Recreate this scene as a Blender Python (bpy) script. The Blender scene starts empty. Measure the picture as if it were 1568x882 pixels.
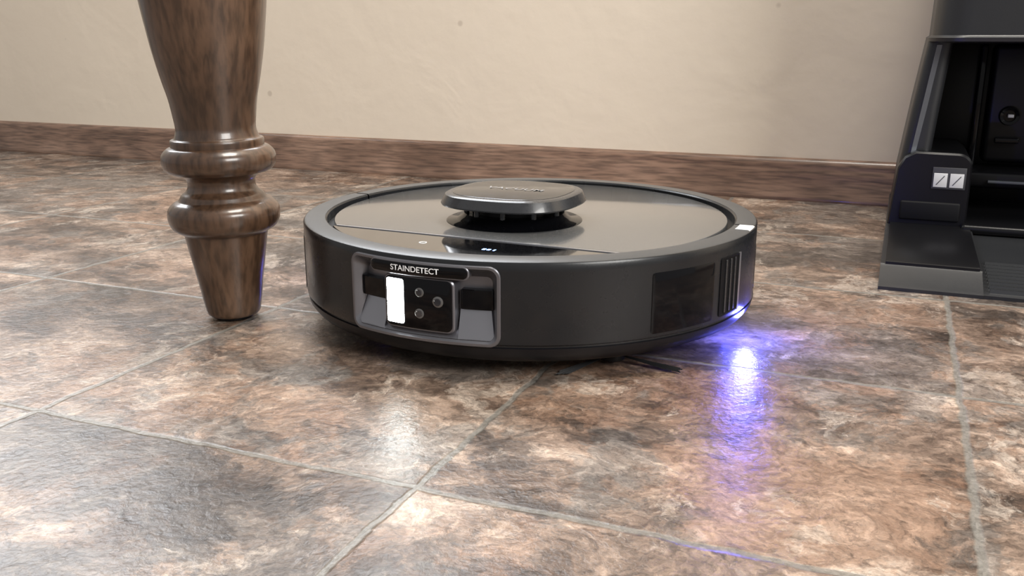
import bpy, bmesh, math, random
from mathutils import Vector, Matrix
random.seed(4)
sc = bpy.context.scene
sc.view_settings.view_transform = 'Standard'
sc.view_settings.look = 'None'
D2R = math.pi/180
ROOM = -22.5*D2R

# ---------------------------------------------------------------- helpers
def link(o, parent=None):
    sc.collection.objects.link(o)
    if parent is not None:
        o.parent = parent
    return o

def empty(name, loc=(0,0,0), rz=0):
    e = bpy.data.objects.new(name, None)
    e.location = loc
    e.rotation_euler = (0,0,rz)
    e.empty_display_size = 0.05
    return link(e)

def mkmesh(name, verts, faces, mat=None, parent=None, angle=35, fix=True):
    me = bpy.data.meshes.new(name)
    me.from_pydata([tuple(v) for v in verts], [], faces)
    if fix:
        bm = bmesh.new(); bm.from_mesh(me)
        bmesh.ops.remove_doubles(bm, verts=bm.verts, dist=1e-6)
        bmesh.ops.recalc_face_normals(bm, faces=bm.faces)
        bm.to_mesh(me); bm.free()
    me.shade_smooth()
    me.set_sharp_from_angle(angle=angle*D2R)
    if mat: me.materials.append(mat)
    o = bpy.data.objects.new(name, me)
    return link(o, parent)

def lathe(name, prof, mat, parent=None, seg=96, angle=35, skip=None, caps=True, c=(0,0), arc=None):
    verts=[]; faces=[]
    a0,a1 = arc if arc else (0, 360)
    n = seg
    full = arc is None
    cols = n if full else n+1
    for i in range(cols):
        a=(a0+(a1-a0)*i/n)*D2R
        for r,z in prof:
            verts.append((c[0]+r*math.sin(a), c[1]-r*math.cos(a), z))
    m=len(prof)
    for i in range(n):
        j=(i+1)%cols
        am=a0+(a1-a0)*(i+.5)/n
        for k in range(m-1):
            if skip and skip(am, (prof[k][1]+prof[k+1][1])/2, (prof[k][0]+prof[k+1][0])/2): continue
            faces.append((i*m+k, j*m+k, j*m+k+1, i*m+k+1))
    if caps and full:
        if prof[0][0]>1e-5: faces.append([i*m for i in range(cols)][::-1])
        if prof[-1][0]>1e-5: faces.append([i*m+m-1 for i in range(cols)])
    if not full and caps:
        faces.append(list(range(m)))
        faces.append([n*m+k for k in range(m)][::-1])
    return mkmesh(name, verts, faces, mat, parent, angle)

def loft(name, loops, mat, parent=None, angle=35, cap=True):
    verts=[]; faces=[]
    n=len(loops[0])
    for L in loops: verts+=L
    for k in range(len(loops)-1):
        for i in range(n):
            j=(i+1)%n
            faces.append((k*n+i,k*n+j,(k+1)*n+j,(k+1)*n+i))
    if cap:
        faces.append(list(range(n))[::-1])
        faces.append([(len(loops)-1)*n+i for i in range(n)])
    return mkmesh(name, verts, faces, mat, parent, angle)

def rr(x0,x1,y0,y1,r,z,n=8,rl=None):
    pts=[]
    for cx,cy,a in ((x1-r,y1-r,0),(x0+r,y1-r,90),(x0+r,y0+r,180),(x1-r,y0+r,270)):
        for i in range(n+1):
            t=(a+90*i/n)*D2R
            pts.append((cx+r*math.cos(t), cy+r*math.sin(t), z))
    return pts

def rbox(name,x0,x1,y0,y1,z0,z1,mat,parent=None,b=0.003,seg=3):
    bm=bmesh.new()
    bmesh.ops.create_cube(bm,size=1)
    for v in bm.verts:
        v.co=Vector(((x0+x1)/2+v.co.x*(x1-x0),(y0+y1)/2+v.co.y*(y1-y0),(z0+z1)/2+v.co.z*(z1-z0)))
    if b>0:
        bmesh.ops.bevel(bm,geom=list(bm.edges),offset=b,segments=seg,profile=.5,affect='EDGES')
    me=bpy.data.meshes.new(name); bm.to_mesh(me); bm.free()
    me.shade_smooth(); me.set_sharp_from_angle(angle=40*D2R)
    if mat: me.materials.append(mat)
    return link(bpy.data.objects.new(name,me),parent)

def extr_x(name, prof, x0, x1, mat, parent=None, angle=30):
    n=len(prof)
    verts=[(x0,y,z) for y,z in prof]+[(x1,y,z) for y,z in prof]
    faces=[(i,(i+1)%n,n+(i+1)%n,n+i) for i in range(n)]
    faces+= [list(range(n))[::-1],[n+i for i in range(n)]]
    return mkmesh(name,verts,faces,mat,parent,angle)

def prism(name, pts, levels, mat, parent=None, angle=35):
    cx=sum(p[0] for p in pts)/len(pts); cy=sum(p[1] for p in pts)/len(pts)
    loops=[[(cx+(p[0]-cx)*s, cy+(p[1]-cy)*s, z) for p in pts] for s,z in levels]
    return loft(name,loops,mat,parent,angle)

R=0.1765
def bend(X,z,y): 
    a=X/R
    return ((R+y)*math.sin(a), -(R+y)*math.cos(a), z)

def cplate(name, levels, mat, parent=None, angle=35, nc=6, m=24, fn=bend):
    verts=[]; faces=[]
    for (x0,x1,z0,z1,r,y) in levels:
        cols=[]
        for k in range(nc+1):
            t=math.pi/2*k/nc
            cols.append((x0+r*(1-math.cos(t)), r-r*math.sin(t)))
        for k in range(1,m):
            cols.append((x0+r+(x1-x0-2*r)*k/m, 0))
        for k in range(nc,-1,-1):
            t=math.pi/2*k/nc
            cols.append((x1-r*(1-math.cos(t)), r-r*math.sin(t)))
        N=len(cols)
        verts+=[fn(x,z1-d,y) for x,d in cols]
        verts+=[fn(x,z0+d,y) for x,d in cols[::-1]]
    L=2*N
    for k in range(len(levels)-1):
        for i in range(L):
            j=(i+1)%L
            faces.append((k*L+i,k*L+j,(k+1)*L+j,(k+1)*L+i))
    b=(len(levels)-1)*L
    for i in range(N-1):
        faces.append((b+i,b+i+1,b+L-2-i,b+L-1-i))
    me_o = mkmesh(name,verts,faces,mat,parent,angle)
    return me_o

# ---------------------------------------------------------------- materials
def newmat(name):
    m=bpy.data.materials.new(name); m.use_nodes=True
    nt=m.node_tree; b=nt.nodes['Principled BSDF']
    return m,nt,b

def mat(name,col,rough=.5,metal=0,coat=0,var=.06,scale=60,bump=0,bscale=400,emit=None,es=0,spec=.5,crough=.05,rvar=0,ior=1.5):
    m,nt,b=newmat(name)
    b.inputs['Base Color'].default_value=(*col,1)
    b.inputs['Roughness'].default_value=rough
    b.inputs['Metallic'].default_value=metal
    b.inputs['Coat Weight'].default_value=coat
    b.inputs['Coat Roughness'].default_value=crough
    b.inputs['Specular IOR Level'].default_value=spec
    b.inputs['IOR'].default_value=ior
    tc=nt.nodes.new('ShaderNodeTexCoord')
    no=nt.nodes.new('ShaderNodeTexNoise'); no.inputs['Scale'].default_value=scale; no.inputs['Detail'].default_value=5
    nt.links.new(tc.outputs['Object'],no.inputs['Vector'])
    if var>0:
        mx=nt.nodes.new('ShaderNodeMix'); mx.data_type='RGBA'
        mx.inputs['A'].default_value=(*[c*(1-var) for c in col],1)
        mx.inputs['B'].default_value=(*[min(1,c*(1+var)) for c in col],1)
        nt.links.new(no.outputs['Fac'],mx.inputs['Factor'])
        nt.links.new(mx.outputs['Result'],b.inputs['Base Color'])
    if rvar>0:
        mr=nt.nodes.new('ShaderNodeMapRange')
        mr.inputs['From Min'].default_value=.3; mr.inputs['From Max'].default_value=.7
        mr.inputs['To Min'].default_value=max(0,rough-rvar); mr.inputs['To Max'].default_value=rough+rvar
        nt.links.new(no.outputs['Fac'],mr.inputs['Value']); nt.links.new(mr.outputs['Result'],b.inputs['Roughness'])
    if bump>0:
        n2=nt.nodes.new('ShaderNodeTexNoise'); n2.inputs['Scale'].default_value=bscale; n2.inputs['Detail'].default_value=3
        nt.links.new(tc.outputs['Object'],n2.inputs['Vector'])
        bp=nt.nodes.new('ShaderNodeBump'); bp.inputs['Strength'].default_value=bump; bp.inputs['Distance'].default_value=.001
        nt.links.new(n2.outputs['Fac'],bp.inputs['Height']); nt.links.new(bp.outputs['Normal'],b.inputs['Normal'])
    if emit:
        b.inputs['Emission Color'].default_value=(*emit,1); b.inputs['Emission Strength'].default_value=es
    return m

def N(nt,t,**k):
    n=nt.nodes.new(t)
    for a,v in k.items(): setattr(n,a,v)
    return n
def math_(nt,op,a,b=None,c=None):
    n=nt.nodes.new('ShaderNodeMath'); n.operation=op
    for i,v in enumerate((a,b,c)):
        if v is None: continue
        if isinstance(v,(int,float)): n.inputs[i].default_value=v
        else: nt.links.new(v,n.inputs[i])
    return n.outputs[0]
def ramp(nt,fac,stops,interp='LINEAR'):
    r=nt.nodes.new('ShaderNodeValToRGB'); r.color_ramp.interpolation=interp
    el=r.color_ramp.elements
    while len(el)<len(stops): el.new(.5)
    for e,(p,c) in zip(el,stops):
        e.position=p; e.color=(*c,1) if len(c)==3 else c
    nt.links.new(fac,r.inputs[0])
    return r.outputs[0]
def mix(nt,fac,a,b,blend='MIX'):
    m=nt.nodes.new('ShaderNodeMix'); m.data_type='RGBA'; m.blend_type=blend
    for k,v in (('Factor',fac),('A',a),('B',b)):
        if isinstance(v,(int,float)): m.inputs[k].default_value=v
        elif isinstance(v,tuple): m.inputs[k].default_value=(*v,1)
        else: nt.links.new(v,m.inputs[k])
    return m.outputs['Result']

def floor_mat():
    m,nt,b=newmat('slate_vinyl_tile')
    L=nt.links
    tc=N(nt,'ShaderNodeTexCoord')
    co=tc.outputs['Object']
    sep=N(nt,'ShaderNodeSeparateXYZ'); L.new(co,sep.inputs[0])
    wob=N(nt,'ShaderNodeTexNoise'); wob.inputs['Scale'].default_value=45; wob.inputs['Detail'].default_value=4
    L.new(co,wob.inputs['Vector'])
    w=math_(nt,'MULTIPLY',math_(nt,'SUBTRACT',wob.outputs['Fac'],.5),.006)
    PX,PY=.2525,.2325
    sx=math_(nt,'DIVIDE',math_(nt,'ADD',math_(nt,'SUBTRACT',sep.outputs['X'],.0505-PX*20),w),PX)
    sy=math_(nt,'DIVIDE',math_(nt,'ADD',math_(nt,'SUBTRACT',sep.outputs['Y'],.3635-PY*20),w),PY)
    def edge(s,P):
        f=math_(nt,'ABSOLUTE',math_(nt,'SUBTRACT',math_(nt,'FRACT',s),.5))
        return math_(nt,'MULTIPLY',math_(nt,'SUBTRACT',.5,f),P)
    ex,ey=edge(sx,PX),edge(sy,PY)
    d=math_(nt,'MINIMUM',ex,ey)
    mr=N(nt,'ShaderNodeMapRange',interpolation_type='SMOOTHSTEP'); L.new(d,mr.inputs['Value'])
    mr.inputs['From Min'].default_value=.0012; mr.inputs['From Max'].default_value=.0030
    mr.inputs['To Min'].default_value=1; mr.inputs['To Max'].default_value=0
    grout=mr.outputs['Result']
    cid=N(nt,'ShaderNodeCombineXYZ')
    L.new(math_(nt,'FLOOR',sx),cid.inputs[0]); L.new(math_(nt,'FLOOR',sy),cid.inputs[1])
    wn=N(nt,'ShaderNodeTexWhiteNoise',noise_dimensions='3D'); L.new(cid.outputs[0],wn.inputs['Vector'])
    off=N(nt,'ShaderNodeVectorMath',operation='SCALE'); L.new(wn.outputs['Color'],off.inputs[0]); off.inputs['Scale'].default_value=13
    av=N(nt,'ShaderNodeVectorMath',operation='ADD'); L.new(co,av.inputs[0]); L.new(off.outputs[0],av.inputs[1])
    wp=N(nt,'ShaderNodeTexNoise'); wp.inputs['Scale'].default_value=12; wp.inputs['Detail'].default_value=6; wp.inputs['Roughness'].default_value=.62
    L.new(av.outputs[0],wp.inputs['Vector'])
    ws=N(nt,'ShaderNodeVectorMath',operation='MULTIPLY_ADD'); L.new(wp.outputs['Color'],ws.inputs[0]); ws.inputs[1].default_value=(.065,.065,.065); L.new(av.outputs[0],ws.inputs[2])
    v=ws.outputs[0]
    def noise(scale,detail,dist=0,rough=.55,vec=v,stretch=None):
        n=N(nt,'ShaderNodeTexNoise')
        n.inputs['Scale'].default_value=scale; n.inputs['Detail'].default_value=detail
        n.inputs['Distortion'].default_value=dist; n.inputs['Roughness'].default_value=rough
        if stretch:
            mp=N(nt,'ShaderNodeMapping'); mp.inputs['Scale'].default_value=stretch[:3]
            mp.inputs['Rotation'].default_value=(0,0,stretch[3]); L.new(vec,mp.inputs[0]); vec=mp.outputs[0]
        L.new(vec,n.inputs['Vector']); return n.outputs['Fac']
    n1=noise(11,14,0,.75,stretch=(1,1.6,1,.5))
    base=ramp(nt,n1,[(.36,(.032,.022,.017)),(.44,(.098,.066,.049)),(.49,(.165,.116,.087)),(.54,(.238,.170,.129)),(.59,(.35,.260,.202)),(.68,(.53,.43,.35))])
    n2=noise(5.5,12,0,.70,stretch=(1.5,1,1,-.4))
    gm=ramp(nt,n2,[(.50,(0,0,0)),(.535,(1,1,1))])
    n3=noise(42,12,0,.80)
    grey=ramp(nt,n3,[(.37,(.033,.030,.028)),(.48,(.10,.091,.083)),(.55,(.16,.146,.131)),(.64,(.33,.295,.26))])
    c=mix(nt,math_(nt,'MULTIPLY',gm,.62),base,grey)
    n4=noise(7,12,0,.70)
    rm=ramp(nt,n4,[(.53,(0,0,0)),(.57,(1,1,1))])
    rust=ramp(nt,n3,[(.38,(.13,.067,.040)),(.62,(.37,.235,.16))])
    c=mix(nt,math_(nt,'MULTIPLY',rm,.50),c,rust)
    n7=noise(6,12,0,.70,stretch=(1,1.9,1,.9))
    dm=ramp(nt,n7,[(.54,(0,0,0)),(.585,(1,1,1))])
    c=mix(nt,math_(nt,'MULTIPLY',dm,.76),c,ramp(nt,n3,[(.4,(.022,.017,.014)),(.6,(.085,.066,.055))]))
    n8=noise(8,12,0,.75,stretch=(1.7,1,1,.2))
    lm=ramp(nt,n8,[(.565,(0,0,0)),(.60,(1,1,1))])
    c=mix(nt,math_(nt,'MULTIPLY',lm,.55),c,ramp(nt,n3,[(.4,(.26,.205,.163)),(.6,(.55,.47,.395))]))
    n5=noise(12,12,0,.62)
    cr_=math_(nt,'ABSOLUTE',math_(nt,'SUBTRACT',n5,.5))
    cm=ramp(nt,cr_,[(0,(1,1,1)),(.006,(0,0,0))])
    c=mix(nt,math_(nt,'MULTIPLY',cm,.5),c,(.03,.02,.016))
    n6=noise(210,4,0,.7)
    sp=ramp(nt,n6,[(.3,(.5,.5,.5)),(.7,(1.46,1.46,1.46))])
    c=mix(nt,1.0,c,sp,'MULTIPLY')
    tb=N(nt,'ShaderNodeMapRange'); L.new(wn.outputs['Value'],tb.inputs['Value']); tb.inputs['To Min'].default_value=.88; tb.inputs['To Max'].default_value=1.18
    cc=N(nt,'ShaderNodeCombineColor'); 
    for i in range(3): L.new(tb.outputs['Result'],cc.inputs[i])
    c=mix(nt,1.0,c,cc.outputs[0],'MULTIPLY')
    gcol=ramp(nt,n6,[(.3,(.12,.112,.098)),(.7,(.25,.236,.212))])
    c=mix(nt,math_(nt,'MULTIPLY',grout,.85),c,gcol)
    L.new(c,b.inputs['Base Color'])
    rr_=N(nt,'ShaderNodeMapRange'); L.new(n3,rr_.inputs['Value'])
    rr_.inputs['From Min'].default_value=.3; rr_.inputs['From Max'].default_value=.7
    rr_.inputs['To Min'].default_value=.26; rr_.inputs['To Max'].default_value=.43
    L.new(rr_.outputs['Result'],b.inputs['Roughness'])
    nb=noise(240,3,.4,.5,vec=co); nb2=noise(34,8,.6,.62)
    h=math_(nt,'ADD',math_(nt,'MULTIPLY',nb,.48),math_(nt,'MULTIPLY',nb2,1.0))
    h=math_(nt,'SUBTRACT',h,math_(nt,'MULTIPLY',grout,.5))
    bp=N(nt,'ShaderNodeBump'); bp.inputs['Strength'].default_value=.65; bp.inputs['Distance'].default_value=.0013
    L.new(h,bp.inputs['Height']); L.new(bp.outputs['Normal'],b.inputs['Normal'])
    return m

def wall_mat():
    m,nt,b=newmat('painted_drywall'); L=nt.links
    tc=N(nt,'ShaderNodeTexCoord'); co=tc.outputs['Object']
    n=N(nt,'ShaderNodeTexNoise'); n.inputs['Scale'].default_value=1.3; n.inputs['Detail'].default_value=3; L.new(co,n.inputs['Vector'])
    c=mix(nt,n.outputs['Fac'],(.76,.665,.545),(.81,.725,.61))
    v=N(nt,'ShaderNodeTexVoronoi'); v.inputs['Scale'].default_value=9; L.new(co,v.inputs['Vector'])
    sp=ramp(nt,v.outputs['Distance'],[(.03,(1,1,1)),(.05,(0,0,0))])
    c=mix(nt,math_(nt,'MULTIPLY',sp,.4),c,(.36,.29,.23))
    L.new(c,b.inputs['Base Color']); b.inputs['Roughness'].default_value=.75
    n2=N(nt,'ShaderNodeTexNoise'); n2.inputs['Scale'].default_value=55; n2.inputs['Detail'].default_value=4; L.new(co,n2.inputs['Vector'])
    n3=N(nt,'ShaderNodeTexNoise'); n3.inputs['Scale'].default_value=8; n3.inputs['Detail'].default_value=3; n3.inputs['Distortion'].default_value=.8; L.new(co,n3.inputs['Vector'])
    h=math_(nt,'ADD',math_(nt,'MULTIPLY',n2.outputs['Fac'],.25),n3.outputs['Fac'])
    bp=N(nt,'ShaderNodeBump'); bp.inputs['Strength'].default_value=.16; bp.inputs['Distance'].default_value=.01
    L.new(h,bp.inputs['Height']); L.new(bp.outputs['Normal'],b.inputs['Normal'])
    return m

def wood_mat(name,dark,mid,light,axis='Z',rough=.32,coat=.5,bands=4):
    m,nt,b=newmat(name); L=nt.links
    tc=N(nt,'ShaderNodeTexCoord'); mp=N(nt,'ShaderNodeMapping'); L.new(tc.outputs['Object'],mp.inputs[0])
    s={'Z':(11,11,2.2),'X':(1.2,14,14)}[axis]; mp.inputs['Scale'].default_value=s
    n=N(nt,'ShaderNodeTexNoise'); n.inputs['Scale'].default_value=1.3; n.inputs['Detail'].default_value=4; n.inputs['Distortion'].default_value=.6
    L.new(mp.outputs[0],n.inputs['Vector'])
    w=math_(nt,'FRACT',math_(nt,'MULTIPLY',n.outputs['Fac'],bands))
    w=math_(nt,'ABSOLUTE',math_(nt,'SUBTRACT',w,.5))
    grain=ramp(nt,w,[(0,dark),(.05,mid),(.5,light)])
    mp2=N(nt,'ShaderNodeMapping'); L.new(tc.outputs['Object'],mp2.inputs[0]); mp2.inputs['Scale'].default_value=tuple(x*22 for x in s)
    n2=N(nt,'ShaderNodeTexNoise'); n2.inputs['Scale'].default_value=1; n2.inputs['Detail'].default_value=3; L.new(mp2.outputs[0],n2.inputs['Vector'])
    f=ramp(nt,n2.outputs['Fac'],[(.35,(.58,.58,.58)),(.6,(1.16,1.16,1.16))])
    n3=N(nt,'ShaderNodeTexNoise'); n3.inputs['Scale'].default_value=9; n3.inputs['Detail'].default_value=3; L.new(tc.outputs['Object'],n3.inputs['Vector'])
    k=ramp(nt,n3.outputs['Fac'],[(.38,(.15,.15,.15)),(.62,(1,1,1))])
    g=mix(nt,k,mid,grain)
    blot=ramp(nt,n3.outputs['Fac'],[(.35,(.72,.70,.68)),(.6,(1.08,1.08,1.08))])
    g=mix(nt,1.0,g,blot,'MULTIPLY')
    c=mix(nt,1.0,g,f,'MULTIPLY')
    L.new(c,b.inputs['Base Color']); b.inputs['Roughness'].default_value=rough
    b.inputs['Coat Weight'].default_value=coat; b.inputs['Coat Roughness'].default_value=.12
    bp=N(nt,'ShaderNodeBump'); bp.inputs['Strength'].default_value=.12; bp.inputs['Distance'].default_value=.0006
    L.new(n2.outputs['Fac'],bp.inputs['Height']); L.new(bp.outputs['Normal'],b.inputs['Normal'])
    return m

M_floor=floor_mat(); M_wall=wall_mat()
M_leg=wood_mat('stained_leg_wood',(.018,.009,.005),(.084,.046,.027),(.128,.074,.045))
M_bb=wood_mat('baseboard_wood',(.09,.050,.033),(.20,.12,.083),(.245,.155,.11),axis='X',rough=.38,coat=.3)
M_body=mat('body_plastic',(.012,.013,.015),.28,spec=.42,var=.1,scale=40,rvar=.05,bump=.03,bscale=900)
M_ring=mat('ring_plastic',(.05,.052,.055),.36,var=.06,bump=.03,bscale=1200)
M_skirt=mat('skirt_plastic',(.006,.006,.008),.42,spec=.3)
M_lid=mat('lid_satin',(.14,.142,.145),.20,metal=.4,var=.03,scale=30,rvar=.015,coat=.8,crough=.08)
M_gloss=mat('gloss_black',(.003,.003,.004),.08,spec=.22,var=0)
M_segment=mat('segment_glass',(.006,.006,.007),.05,coat=1,var=0,ior=2.3)
M_black=mat('matte_black',(.006,.006,.007),.5,spec=.3)
M_gun=mat('gunmetal',(.19,.19,.21),.33,metal=.75,var=.05)
M_silver=mat('silver_trim',(.45,.45,.48),.28,metal=.85,var=.04)
M_reflector=mat('reflector_metal',(.34,.34,.37),.25,metal=.9,var=.04)
M_cap=mat('cap_plastic',(.025,.026,.029),.28,coat=.3,var=.1,scale=200,rvar=.05)
M_capplate=mat('cap_plate_brushed',(.14,.14,.145),.18,metal=.9,var=.15,scale=100,rvar=.05)
M_capmark=mat('cap_mark',(.34,.34,.35),.35,metal=.3,var=0)
M_text=mat('printed_white',(.8,.8,.8),.5,var=0,emit=(1,1,1),es=.15)
M_led=mat('white_led',(1,1,1),.4,var=0,emit=(.93,1,.97),es=34)
M_blueled=mat('blue_led',(.3,.3,1),.4,var=0,emit=(.12,.16,1.0),es=14)
M_icon=mat('display_icon',(.2,.4,1),.4,var=0,emit=(.25,.45,1.0),es=4)
M_lens=mat('lens_glass',(.02,.02,.025),.05,coat=1,var=0)
M_lensring=mat('lens_ring',(.16,.16,.16),.3,metal=.5,var=0)
M_rubber=mat('wheel_rubber',(.02,.02,.02),.7)
M_dock=mat('dock_plastic',(.016,.017,.019),.38,var=.08,bump=.05,bscale=700)
M_dockdark=mat('dock_inner_plastic',(.004,.004,.005),.34,var=.1,spec=.3)
M_slot=mat('slot_matte',(.004,.004,.005),.6,var=0,spec=.2)
M_dockgloss=mat('dock_gloss_strip',(.13,.14,.16),.22,metal=.6,var=.05)
M_label=mat('label_white',(.60,.60,.60),.5,var=.03)
M_labelg=mat('label_grey',(.04,.04,.045),.5,var=.03)
M_trim=mat('white_window_trim',(.75,.73,.70),.45,var=.03)

# ---------------------------------------------------------------- room
def room_obj(o):
    o.rotation_euler=(0,0,ROOM); return o
fl=mkmesh('floor',[(-3.2,-1.6,0),(2.6,-1.6,0),(2.6,1.42,0),(-3.2,1.42,0)],[(0,1,2,3)],M_floor)
room_obj(fl)
WQ=1.297
WX0,WX1,WZ0,WZ1=-2.3,-.50,.70,2.0
def boxes(name,bs,m):
    vs=[];fs=[]
    for x0,x1,y0,y1,z0,z1 in bs:
        b=len(vs)
        vs+=[(x,y,z) for z in (z0,z1) for x,y in ((x0,y0),(x1,y0),(x1,y1),(x0,y1))]
        fs+=[tuple(b+i for i in f) for f in ((0,3,2,1),(4,5,6,7),(0,1,5,4),(1,2,6,5),(2,3,7,6),(3,0,4,7))]
    return mkmesh(name,vs,fs,m,fix=False)
room_obj(boxes('wall_back',[(-3.2,2.6,WQ,WQ+.12,0,WZ0),(-3.2,2.6,WQ,WQ+.12,WZ1,2.44),(-3.2,WX0,WQ,WQ+.12,WZ0,WZ1),(WX1,2.6,WQ,WQ+.12,WZ0,WZ1)],M_wall))
win=empty('window_1',(0,0,0),ROOM)
for nm,a in (('sill',(WX0-.06,WX1+.06,WQ-.04,WQ+.10,WZ0-.03,WZ0)),('head',(WX0-.06,WX1+.06,WQ-.015,WQ+.10,WZ1,WZ1+.06)),('jamb_1',(WX0-.06,WX0,WQ-.015,WQ+.10,WZ0,WZ1)),('jamb_2',(WX1,WX1+.06,WQ-.015,WQ+.10,WZ0,WZ1)),('mullion',((WX0+WX1)/2-.025,(WX0+WX1)/2+.025,WQ+.03,WQ+.08,WZ0,WZ1)),('rail',(WX0,WX1,WQ+.035,WQ+.075,1.34,1.375))):
    rbox(nm,*a,M_trim,win,b=.003)
bp_=[(WQ,0),(WQ-.013,0),(WQ-.0135,.006),(WQ-.012,.008),(WQ-.0115,.034),(WQ-.0095,.041),(WQ-.0085,.044),(WQ-.0088,.0475),(WQ-.0068,.0525),(WQ-.0035,.0558),(WQ,.0562)]
bb=extr_x('baseboard_back',bp_,-3.2,2.6,M_bb,angle=50); room_obj(bb)

# ---------------------------------------------------------------- table leg
leg=empty('table_leg',(-.2185,.70,0)); leg.rotation_euler=(0,-1.0*D2R,0)
P=[(.0165,.003),(.0195,.0045),(.0212,.010),(.0243,.030),(.0287,.055),(.0308,.067),(.0318,.0695),(.0345,.0705),(.0385,.0735),(.0408,.078),(.0415,.0835),(.0405,.0885),(.0365,.0925),(.0325,.0945),(.0312,.0965),(.0300,.0985),(.0262,.1015),(.0248,.1055),(.0252,.1095),(.0278,.1125),(.0320,.1142),(.0368,.1155),(.0405,.1190),(.0418,.1245),(.0408,.1295),(.0370,.1335),(.0342,.1345),(.0340,.1352),(.0338,.1395),(.0312,.1405),(.0300,.143),(.0290,.148),(.0298,.156),(.0318,.1695),(.0348,.182),(.0372,.193),(.0395,.205),(.0413,.2165),(.0445,.2395),(.0470,.262),(.0482,.285),(.0482,.31),(.0465,.335),(.0430,.355),(.0400,.365),(.0405,.37),(.0450,.376),(.0465,.384),(.0450,.392),(.0410,.397),(.0395,.405)]
def cr(P,k=4):
    out=[]
    for i in range(len(P)-1):
        p0=P[max(0,i-1)];p1=P[i];p2=P[i+1];p3=P[min(len(P)-1,i+2)]
        for j in range(k):
            t=j/k
            out.append(tuple(.5*((2*p1[a])+(-p0[a]+p2[a])*t+(2*p0[a]-5*p1[a]+4*p2[a]-p3[a])*t*t+(-p0[a]+3*p1[a]-3*p2[a]+p3[a])*t**3) for a in (0,1)))
    out.append(P[-1]); return out
lathe('turned_post',cr(P),M_leg,leg,seg=96,angle=60)
lathe('foot_glide',[(.0,.0004),(.013,.0004),(.0145,.0012),(.0150,.0035)],M_skirt,leg,seg=48)
rbox('square_block',-.045,.045,-.045,.045,.404,.70,M_leg,leg,b=.003)

# ---------------------------------------------------------------- robot vacuum
rob=empty('robot_vacuum',(.0145,.728,0),-25*D2R)
PA=17.2
prof=[(.1588,.0715),(.1588,.0790),(.1596,.0800),(.1742,.0800),(.1756,.0796),(.1765,.0783),(.1765,.0735),(.1765,.0650),(.1765,.0285),(.1762,.0262),(.1745,.0252),(.1745,.0240),(.1757,.0236),(.1748,.0195),(.1715,.0150),(.1650,.0118),(.150,.0105),(.05,.0105)]
lathe('bumper_shell',prof[:12],M_body,rob,seg=372,caps=False,arc=(-93,93),
      skip=lambda a,z,r: abs(a)<PA and .0285<z<.0735)
pr2=[(r-.0012 if r>.17 else r,z) for r,z in prof[:12]]
lathe('rear_shell',pr2,M_body,rob,seg=340,caps=False,arc=(93.6,266.4))
lathe('skirt',prof[10:],M_skirt,rob,seg=180)
lathe('top_ring',[(.1600,.0795),(.1602,.0803),(.1738,.0803),(.1752,.0797)],M_ring,rob,seg=180,caps=False,arc=(-93,93))
lathe('top_ring_rear',[(.1600,.0795),(.1602,.0803),(.1728,.0803),(.1740,.0797)],M_ring,rob,seg=180,caps=False,arc=(94,266))
lathe('groove_floor',[(.0,.0725),(.160,.0725)],M_black,rob,seg=96,caps=False)
rl=.1535; yc=-.1055
def arc_pts(r,yc,upper=True,n=120):
    a=math.acos(-yc/r)
    pts=[]
    if upper:
        for i in range(n+1):
            t=a+(2*math.pi-2*a)*i/n
            pts.append((r*math.sin(t),-r*math.cos(t)))
    else:
        for i in range(n+1):
            t=-a+2*a*i/n
            pts.append((r*math.sin(t),-r*math.cos(t)))
    return pts
prism('lid',arc_pts(rl,yc),[(1,.0725),(1,.0772),(.997,.0779),(.992,.0781)],M_lid,rob)
prism('lid_trim_line',[(-.111,-.1052),(.111,-.1052),(.1095,-.1072),(-.1095,-.1072)],[(1,.074),(1,.0783)],M_silver,rob)
prism('front_glass_segment',arc_pts(.1560,-.1078,False),[(1,.0725),(1,.0772),(.996,.0778)],M_segment,rob)
for i,(x,w) in enumerate(((.024,.0022),(.0275,.0022),(.032,.0012))):
    rbox('display_icon_%d'%i,x,x+w,-.1335,-.1300,.0776,.0779,M_icon,rob,b=0)
lathe('button_mark',[(.0022,.0777),(.0022,.0780),(.0027,.0780),(.0027,.0777)],M_text,rob,seg=24,c=(-.022,-.131),caps=False)
lc=(0,-.030)
lathe('turret_dish',[(.0,.0783),(.052,.0783),(.0505,.0790),(.044,.0795),(.040,.0825),(.0385,.0845),(.0,.0845)],M_gloss,rob,seg=96,c=lc)
lathe('turret_core',[(.0,.083),(.030,.083),(.030,.0925),(0,.0925)],M_black,rob,seg=64,c=lc)
for i in range(10):
    a=i*36*D2R+.2
    x,y=lc[0]+.0365*math.sin(a),lc[1]-.0365*math.cos(a)
    lathe('turret_pillar_%d'%i,[(.0,.084),(.0022,.084),(.0018,.0925),(0,.0925)],M_cap,rob,seg=16,c=(x,y))
def squircle(r,z,n=128,e=2.7):
    pts=[]
    for i in range(n):
        t=2*math.pi*i/n
        c_,s_=math.cos(t),math.sin(t)
        k=(abs(c_)**e+abs(s_)**e)**(-1/e)
        pts.append((lc[0]+r*k*c_, lc[1]+r*k*s_, z))
    return pts
loft('turret_cap',[squircle(r,z) for r,z in ((.040,.0915),(.0500,.0915),(.0515,.0920),(.0520,.0930),(.0500,.0975),(.0490,.0995),(.0475,.1004),(.0455,.1006))],M_cap,rob,angle=30)
loft('turret_cap_plate',[squircle(r,z) for r,z in ((.0435,.1004),(.0435,.1008),(.0430,.1010))],M_capplate,rob,angle=30)

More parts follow.
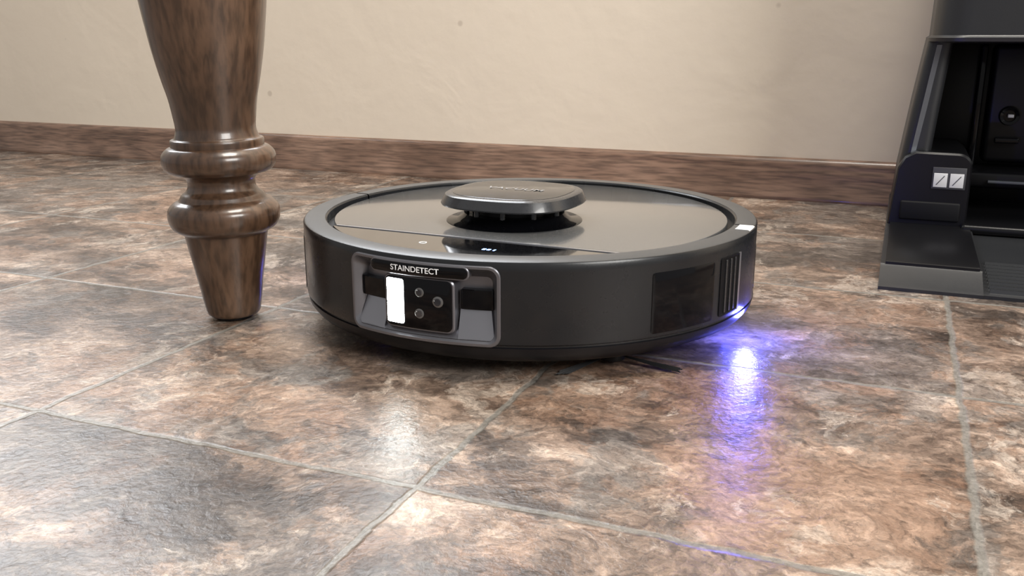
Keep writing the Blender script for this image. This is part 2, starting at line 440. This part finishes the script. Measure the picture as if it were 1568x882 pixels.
def text_mesh(name,body,size,fn,m,parent,spacing=1,off=.00006):
    cu=bpy.data.curves.new('txt','FONT'); cu.body=body; cu.size=size; cu.align_x='CENTER'; cu.align_y='CENTER'; cu.offset=off; cu.space_character=spacing
    to=bpy.data.objects.new('txt',cu); sc.collection.objects.link(to)
    bpy.context.view_layer.update()
    me=bpy.data.meshes.new_from_object(to.evaluated_get(bpy.context.evaluated_depsgraph_get()))
    bpy.data.objects.remove(to)
    for v_ in me.vertices: v_.co=Vector(fn(v_.co.x,v_.co.y))
    me.materials.clear(); me.materials.append(m); me.name=name
    return link(bpy.data.objects.new(name,me),parent)
text_mesh('cap_lettering','VACUUM',.0105,lambda x,y:(lc[0]+x,lc[1]+y+.002,.1013),M_capmark,rob,1.1,.0001)

# front sensor panel
hw=.0555
cplate('panel_frame',[(-hw,hw,.0245,.0770,.0075,-.001),(-hw,hw,.0245,.0770,.0075,.0008),(-hw+.0006,hw-.0006,.0251,.0764,.0070,.0014),
   (-hw+.0022,hw-.0022,.0267,.0750,.0058,.0014),(-hw+.0030,hw-.0030,.0275,.0742,.0052,.0004),
   (-hw+.0065,hw-.0065,.0385,.0680,.0040,-.0085)],M_gun,rob,angle=25,m=40)
cplate('label_pill_rim',[(-.0360,.0360,.0672,.0762,.0040,-.008),(-.0360,.0360,.0672,.0762,.0040,.0014),(-.0355,.0355,.0677,.0757,.0036,.0018)],M_gun,rob,m=30)
cplate('label_pill',[(-.0350,.0350,.0682,.0752,.0032,.001),(-.0350,.0350,.0682,.0752,.0032,.0021),(-.0347,.0347,.0685,.0749,.003,.0023)],M_gloss,rob,m=30)
cplate('camera_housing',[(-.0265,.0265,.0300,.0670,.0045,-.009),(-.0258,.0258,.0310,.0668,.0045,-.0005),(-.0250,.0250,.0318,.0662,.0042,.0004)],M_gun,rob,m=20)
cplate('camera_glass',[(-.0243,.0243,.0325,.0658,.0040,-.001),(-.0243,.0243,.0325,.0658,.0040,.0008),(-.0238,.0238,.033,.0653,.0038,.0011)],M_gloss,rob,m=20)
cplate('headlight_led',[(-.0228,-.0098,.0348,.0642,.0015,.0008),(-.0228,-.0098,.0348,.0642,.0015,.0014),(-.0226,-.0100,.0350,.0640,.0014,.0015)],M_led,rob,m=4)
for s,nm in ((-1,'a'),(1,'b')):
    x0,x1=sorted((s*.0285,s*.0505))
    cplate('side_window_'+nm,[(x0,x1,.0475,.0605,.001,-.010),(x0,x1,.0475,.0605,.001,-.0040),(x0+.0005,x1-.0005,.0480,.0600,.001,-.0036)],M_gloss,rob,m=6)
    x0,x1=sorted((s*.0275,s*.0515))
    v=[bend(x0,.0275,.0002),bend(x1,.0275,.0002),bend(x1-(.003 if s>0 else 0),.0465,-.0065),bend(x0+(.003 if s<0 else 0),.0465,-.0065),
       bend(x0,.0275,-.012),bend(x1,.0275,-.012),bend(x1,.0465,-.012),bend(x0,.0465,-.012)]
    mkmesh('reflector_'+nm,v,[(0,1,2,3),(4,7,6,5),(0,4,5,1),(1,5,6,2),(2,6,7,3),(3,7,4,0)],M_reflector,rob)
def disc_on_panel(name,X,z,r,y0,y1,m,seg=28,r2=None):
    verts=[];faces=[]
    r2=r if r2 is None else r2
    for rr_,y in ((r,y0),(r,y1),(r2*.9,y1+.0002)):
        for i in range(seg):
            t=2*math.pi*i/seg
            verts.append(bend(X+rr_*math.cos(t),z+rr_*math.sin(t),y))
    for k in range(2):
        for i in range(seg):
            j=(i+1)%seg
            faces.append((k*seg+i,k*seg+j,(k+1)*seg+j,(k+1)*seg+i))
    faces.append([2*seg+i for i in range(seg)])
    return mkmesh(name,verts,faces,m,rob,30)
for i,(X,z,r) in enumerate(((.0022,.0570,.0030),(.0150,.0520,.0036),(.0018,.0430,.0032))):
    disc_on_panel('lens_ring_%d'%i,X,z,r,.0008,.0016,M_lensring)
    disc_on_panel('lens_%d'%i,X,z,r*.68,.0014,.0020,M_lens)
text_mesh('printed_word','STAINDETECT',.0052,lambda x,y: bend(x*1.05-.001,.0717+y,.0025),M_text,rob)

for s,nm in ((1,'a'),(-1,'b')):
    a0,a1=sorted((s*50*D2R*R,s*68*D2R*R))
    cplate('side_glass_'+nm,[(a0,a1,.0285,.0690,.002,-.001),(a0,a1,.0285,.0690,.002,.0003),(a0+.0005,a1-.0005,.029,.0685,.002,.0005)],M_gloss,rob,m=12)
    a0,a1=sorted((s*70.3*D2R*R,s*78.5*D2R*R))
    cplate('side_slot_'+nm,[(a0,a1,.0290,.0700,.002,-.001),(a0,a1,.0290,.0700,.002,.0006),(a0+.0008,a1-.0008,.0298,.0692,.0015,.0006),(a0+.0012,a1-.0012,.0302,.0688,.0012,.0001)],M_slot,rob,m=6)
    for k in range(3):
        b0,b1=sorted((s*(72.3+2*k)*D2R*R,s*(72.9+2*k)*D2R*R))
        cplate('slot_slat_%s%d'%(nm,k),[(b0,b1,.0310,.0680,.0004,-.001),(b0,b1,.0310,.0680,.0004,.0007),(b0+.0002,b1-.0002,.0312,.0678,.0003,.0009)],M_cap,rob,m=2)
    a0,a1=sorted((s*78.6*D2R*R,s*79.4*D2R*R))
    cplate('slot_trim_'+nm,[(a0,a1,.0290,.0700,.0003,-.001),(a0,a1,.0290,.0700,.0003,.0008)],M_silver,rob,m=2)
    for k in range(3):
        a0,a1=sorted((s*(97+5*k)*D2R*R,s*(100.5+5*k)*D2R*R))
        cplate('rear_vent_%s%d'%(nm,k),[(a0,a1,.030,.060,.002,-.003),(a0,a1,.030,.060,.002,-.0008)],M_gloss,rob,m=3)
lathe('ring_pale_patch',[(.1640,.0803),(.1640,.0807),(.1735,.0807),(.1748,.0800)],M_label,rob,seg=8,arc=(87,93))  # thin pale patch at the right end of the front top ring
def hwheel(name,cx,cy,r,w,m):
    verts=[];faces=[];seg=40
    pf=[(-w/2,r*.85),(-w/2*.8,r),(w/2*.8,r),(w/2,r*.85)]
    for i in range(seg):
        t=2*math.pi*i/seg
        for x,q in pf: verts.append((cx+x,cy+q*math.cos(t),r+.0002+q*math.sin(t)))
    for i in range(seg):
        j=(i+1)%seg
        for k in range(3): faces.append((i*4+k,j*4+k,j*4+k+1,i*4+k+1))
    faces.append([i*4 for i in range(seg)]); faces.append([i*4+3 for i in range(seg)])
    mkmesh(name,verts,faces,m,rob)
hwheel('drive_wheel_1',-.115,0,.030,.022,M_rubber); hwheel('drive_wheel_2',.115,0,.030,.022,M_rubber)
hwheel('caster_wheel',0,-.12,.012,.014,M_rubber)
bx,by=.105,-.098
lathe('side_brush_hub',[(0,.003),(.008,.003),(.009,.006),(.009,.0115),(0,.0115)],M_black,rob,seg=32,c=(bx,by))
verts=[];faces=[]
for arm in range(3):
    for k in range(14):
        a=(arm*120+(-30)+(k-7)*.8)*D2R
        l=.046+random.uniform(-.006,.003)
        d=Vector((math.sin(a),-math.cos(a),0)); pz=Vector((-d.y,d.x,0))*.0003
        p0=Vector((bx,by,.0055))+d*.006; p1=Vector((bx,by,.0012))+d*l
        b0=len(verts)
        for p in (p0,p1):
            verts+= [p+pz,p-pz,p+Vector((0,0,.0005))]
        faces+=[(b0,b0+1,b0+4,b0+3),(b0+1,b0+2,b0+5,b0+4),(b0+2,b0,b0+3,b0+5),(b0,b0+2,b0+1),(b0+3,b0+4,b0+5)]
mkmesh('side_brush_bristles',verts,faces,M_black,rob)
def loc_led(al,r,z): 
    a=al*D2R; return (r*math.sin(a),-r*math.cos(a),z)
for i,(al,e,r,z) in enumerate(((86,.55,.178,.019),(-104,.20,.1785,.020))):
    a0=al-2; a1=al+2
    lathe('status_light_%d'%i,[(.1620,.0095),(.1620,.0112),(.1640,.0112),(.1640,.0095)],M_blueled,rob,seg=8,arc=(a0,a1))
    L_=bpy.data.lights.new('blue_lamp_%d'%i,'POINT'); L_.energy=e; L_.color=(.12,.13,1); L_.shadow_soft_size=.005
    o=bpy.data.objects.new('blue_lamp_%d'%i,L_); o.location=loc_led(al,r,z); link(o,rob)

# ---------------------------------------------------------------- docking station
ca,sa=math.cos(ROOM),math.sin(ROOM)
def room2w(s,q): return (s*ca-q*sa, s*sa+q*ca)
dx,dy=room2w(-.004,.845)
dock=empty('vacuum_docking_station',(dx,dy,0),ROOM)
W=.40
for x0,x1,nm in ((0,.083,'a'),(W-.083,W,'b')):
    extr_x('ramp_side_'+nm,[(0,0),(0,.003),(.004,.0045),(.034,.0135),(.037,.0155),(.150,.0185),(.235,.0205),(.42,.0205),(.42,0)],x0,x1,M_dock,dock)
    extr_x('ramp_side_plate_'+nm,[(.036,.012),(.0365,.0175),(.0385,.0185),(.150,.0205),(.232,.0225),(.234,.012)],x0+.004,x1-.002,M_dockdark,dock)
extr_x('ramp_center',[(0.001,0),(0.001,.003),(.004,.004),(.10,.0130),(.235,.0165),(.42,.0165),(.42,0)],.083,W-.083,M_dock,dock)
for k in range(9):
    y=.006+k*.0095
    extr_x('ramp_rib_%d'%k,[(y,.003+y*.09),(y+.0015,.0068+y*.09),(y+.0045,.0068+y*.09),(y+.006,.003+y*.09)],.088,W-.088,M_dock,dock)
for s,nm in ((0,'a'),(1,'b')):
    def X(x): return x if s==0 else W-x
    def lp(x0,x1,y0,y1,r,z):
        a,b_=sorted((X(x0),X(x1))); return rr(a,b_,y0,y1,r,z)
    loft('side_column_'+nm,[lp(.002,.034,.225,.43,.008,.018),lp(.004,.034,.225,.43,.008,.06),lp(.013,.040,.228,.43,.009,.14),lp(.022,.046,.230,.43,.009,.21)],M_dock,dock)
    vs=[]
    for z,xo in ((.095,.013),(.205,.0265)):
        vs.append((X(xo+.004),.2235+ (z-.095)*.03,z)); vs.append((X(xo+.018),.232+(z-.095)*.03,z))
        vs.append((X(xo+.018),.245,z)); vs.append((X(xo+.004),.245,z))
    mkmesh('column_strip_'+nm,vs,[(0,1,5,4),(1,2,6,5),(2,3,7,6),(3,0,4,7),(0,3,2,1),(4,5,6,7)],M_dockgloss,dock)
    pts=[(X(.001),.018),(X(.077),.018),(X(.077),.060),(X(.0765),.085)]
    for i in range(9):
        t=i/8*90*D2R
        pts.append((X(.0765-.014*(1-math.cos(t))),.085+.012*math.sin(t)))
    pts+= [(X(.022),.0975),(X(.012),.092),(X(.006),.080)]
    lo=[[(x,y,z) for x,z in pts] for y in (.214,.40)]
    lo=[[((x-X(.038))*.96+X(.038),.212,(z-.05)*.96+.05) for x,z in pts]]+lo
    loft('cheek_block_'+nm,lo,M_dockdark,dock,angle=30)
    a,b_=sorted((X(.012),X(.070)))
    rbox('cheek_slot_'+nm,a,b_,.209,.216,.026,.046,M_slot,dock,b=.002)
rbox('label_plate',.040,.072,.2105,.2122,.060,.0825,M_labelg,dock,b=.0004)
rbox('label_icon_1',.0415,.0545,.2098,.2110,.0620,.0765,M_label,dock,b=.0003)
rbox('label_icon_2',.0570,.0700,.2098,.2110,.0620,.0765,M_label,dock,b=.0003)
mkmesh('label_mark_1',[(.0440,.2096,.0645),(.0450,.2096,.0645),(.0522,.2096,.0740),(.0512,.2096,.0740)],[(0,1,2,3)],M_labelg,dock)
mkmesh('label_mark_2',[(.0595,.2096,.0645),(.0605,.2096,.0645),(.0678,.2096,.0740),(.0668,.2096,.0740)],[(0,1,2,3)],M_labelg,dock)
rbox('bay_back',.035,W-.035,.37,.43,.016,.21,M_dockdark,dock,b=.002)
rbox('bay_panel',.092,W-.092,.335,.372,.075,.205,M_dockdark,dock,b=.006)
rbox('bay_shelf',.070,W-.070,.290,.372,.052,.070,M_dockdark,dock,b=.004)
rbox('bay_rail',.098,W-.098,.286,.292,.058,.0615,M_dockgloss,dock,b=.001)
rbox('wash_tray',.072,W-.072,.20,.372,.016,.026,M_dockdark,dock,b=.004)
for k in range(2):
    cx=(.115,W-.115)[k]
    o=lathe('suction_port_%d'%k,[(0,0),(.006,0),(.0065,.004),(.0095,.005),(.0105,0),(.0115,-.006),(.0,-.006)],M_gloss,dock,seg=40)
    o.rotation_euler=(90*D2R,0,0); o.location=(cx,.333,.128)
    rbox('port_catch_%d'%k,cx-.002,cx+.004,.325,.334,.1265,.1300,M_label,dock,b=.0006)
    rbox('charge_contact_%d'%k,cx-.012,cx+.012,.326,.336,.098,.104,M_gloss,dock,b=.001)
rbox('bay_pipe',.078,.086,.33,.372,.07,.205,M_gloss,dock,b=.003)
loft('upper_body',[rr(.026,W-.026,.205,.43,.030,.207),rr(.022,W-.022,.200,.43,.034,.2085),rr(.0215,W-.0215,.1995,.43,.034,.212),
   rr(.024,W-.024,.200,.43,.034,.2135),rr(.025,W-.025,.201,.43,.034,.2145),rr(.027,W-.027,.203,.43,.036,.30),rr(.030,W-.030,.207,.43,.038,.46),rr(.033,W-.033,.211,.43,.038,.478),rr(.045,W-.045,.223,.42,.03,.486)],M_dock,dock,angle=25)
rbox('front_door_seam',.06,W-.06,.2035,.206,.345,.3465,M_gloss,dock,b=.0004)

# ---------------------------------------------------------------- lights
w=bpy.data.worlds.new('World'); sc.world=w; w.use_nodes=True
bg=w.node_tree.nodes['Background']; bg.inputs[0].default_value=(1.0,.98,.96,1); bg.inputs[1].default_value=.38
def area(name,loc,target,sx,sy,e,col):
    l=bpy.data.lights.new(name,'AREA'); l.shape='RECTANGLE'; l.size=sx; l.size_y=sy; l.energy=e; l.color=col
    o=bpy.data.objects.new(name,l); o.location=loc
    d=Vector(target)-Vector(loc); o.rotation_euler=d.to_track_quat('-Z','Y').to_euler()
    return link(o)
wx,wy=room2w((WX0+WX1)/2,WQ+.22)
tx,ty=room2w((WX0+WX1)/2+.5,0)
area('window_daylight',(wx,wy,1.4),(tx,ty,.5),1.8,1.3,85,(.93,.96,1))
area('ceiling_light',(.35,.55,2.3),(.2,.85,0),.7,.7,44,(1,.94,.85))
area('window_light_rear',(1.6,-1.2,1.5),(.1,1.1,.35),1.2,1.0,68,(1,.98,.94))

# ---------------------------------------------------------------- camera
cam=bpy.data.cameras.new('Camera'); cam.sensor_width=36; cam.lens=1420/1568*36; cam.clip_start=.01
co=bpy.data.objects.new('Camera',cam); co.location=(0,0,.2137); co.rotation_euler=((90-15.2)*D2R,0,0)
link(co); sc.camera=co
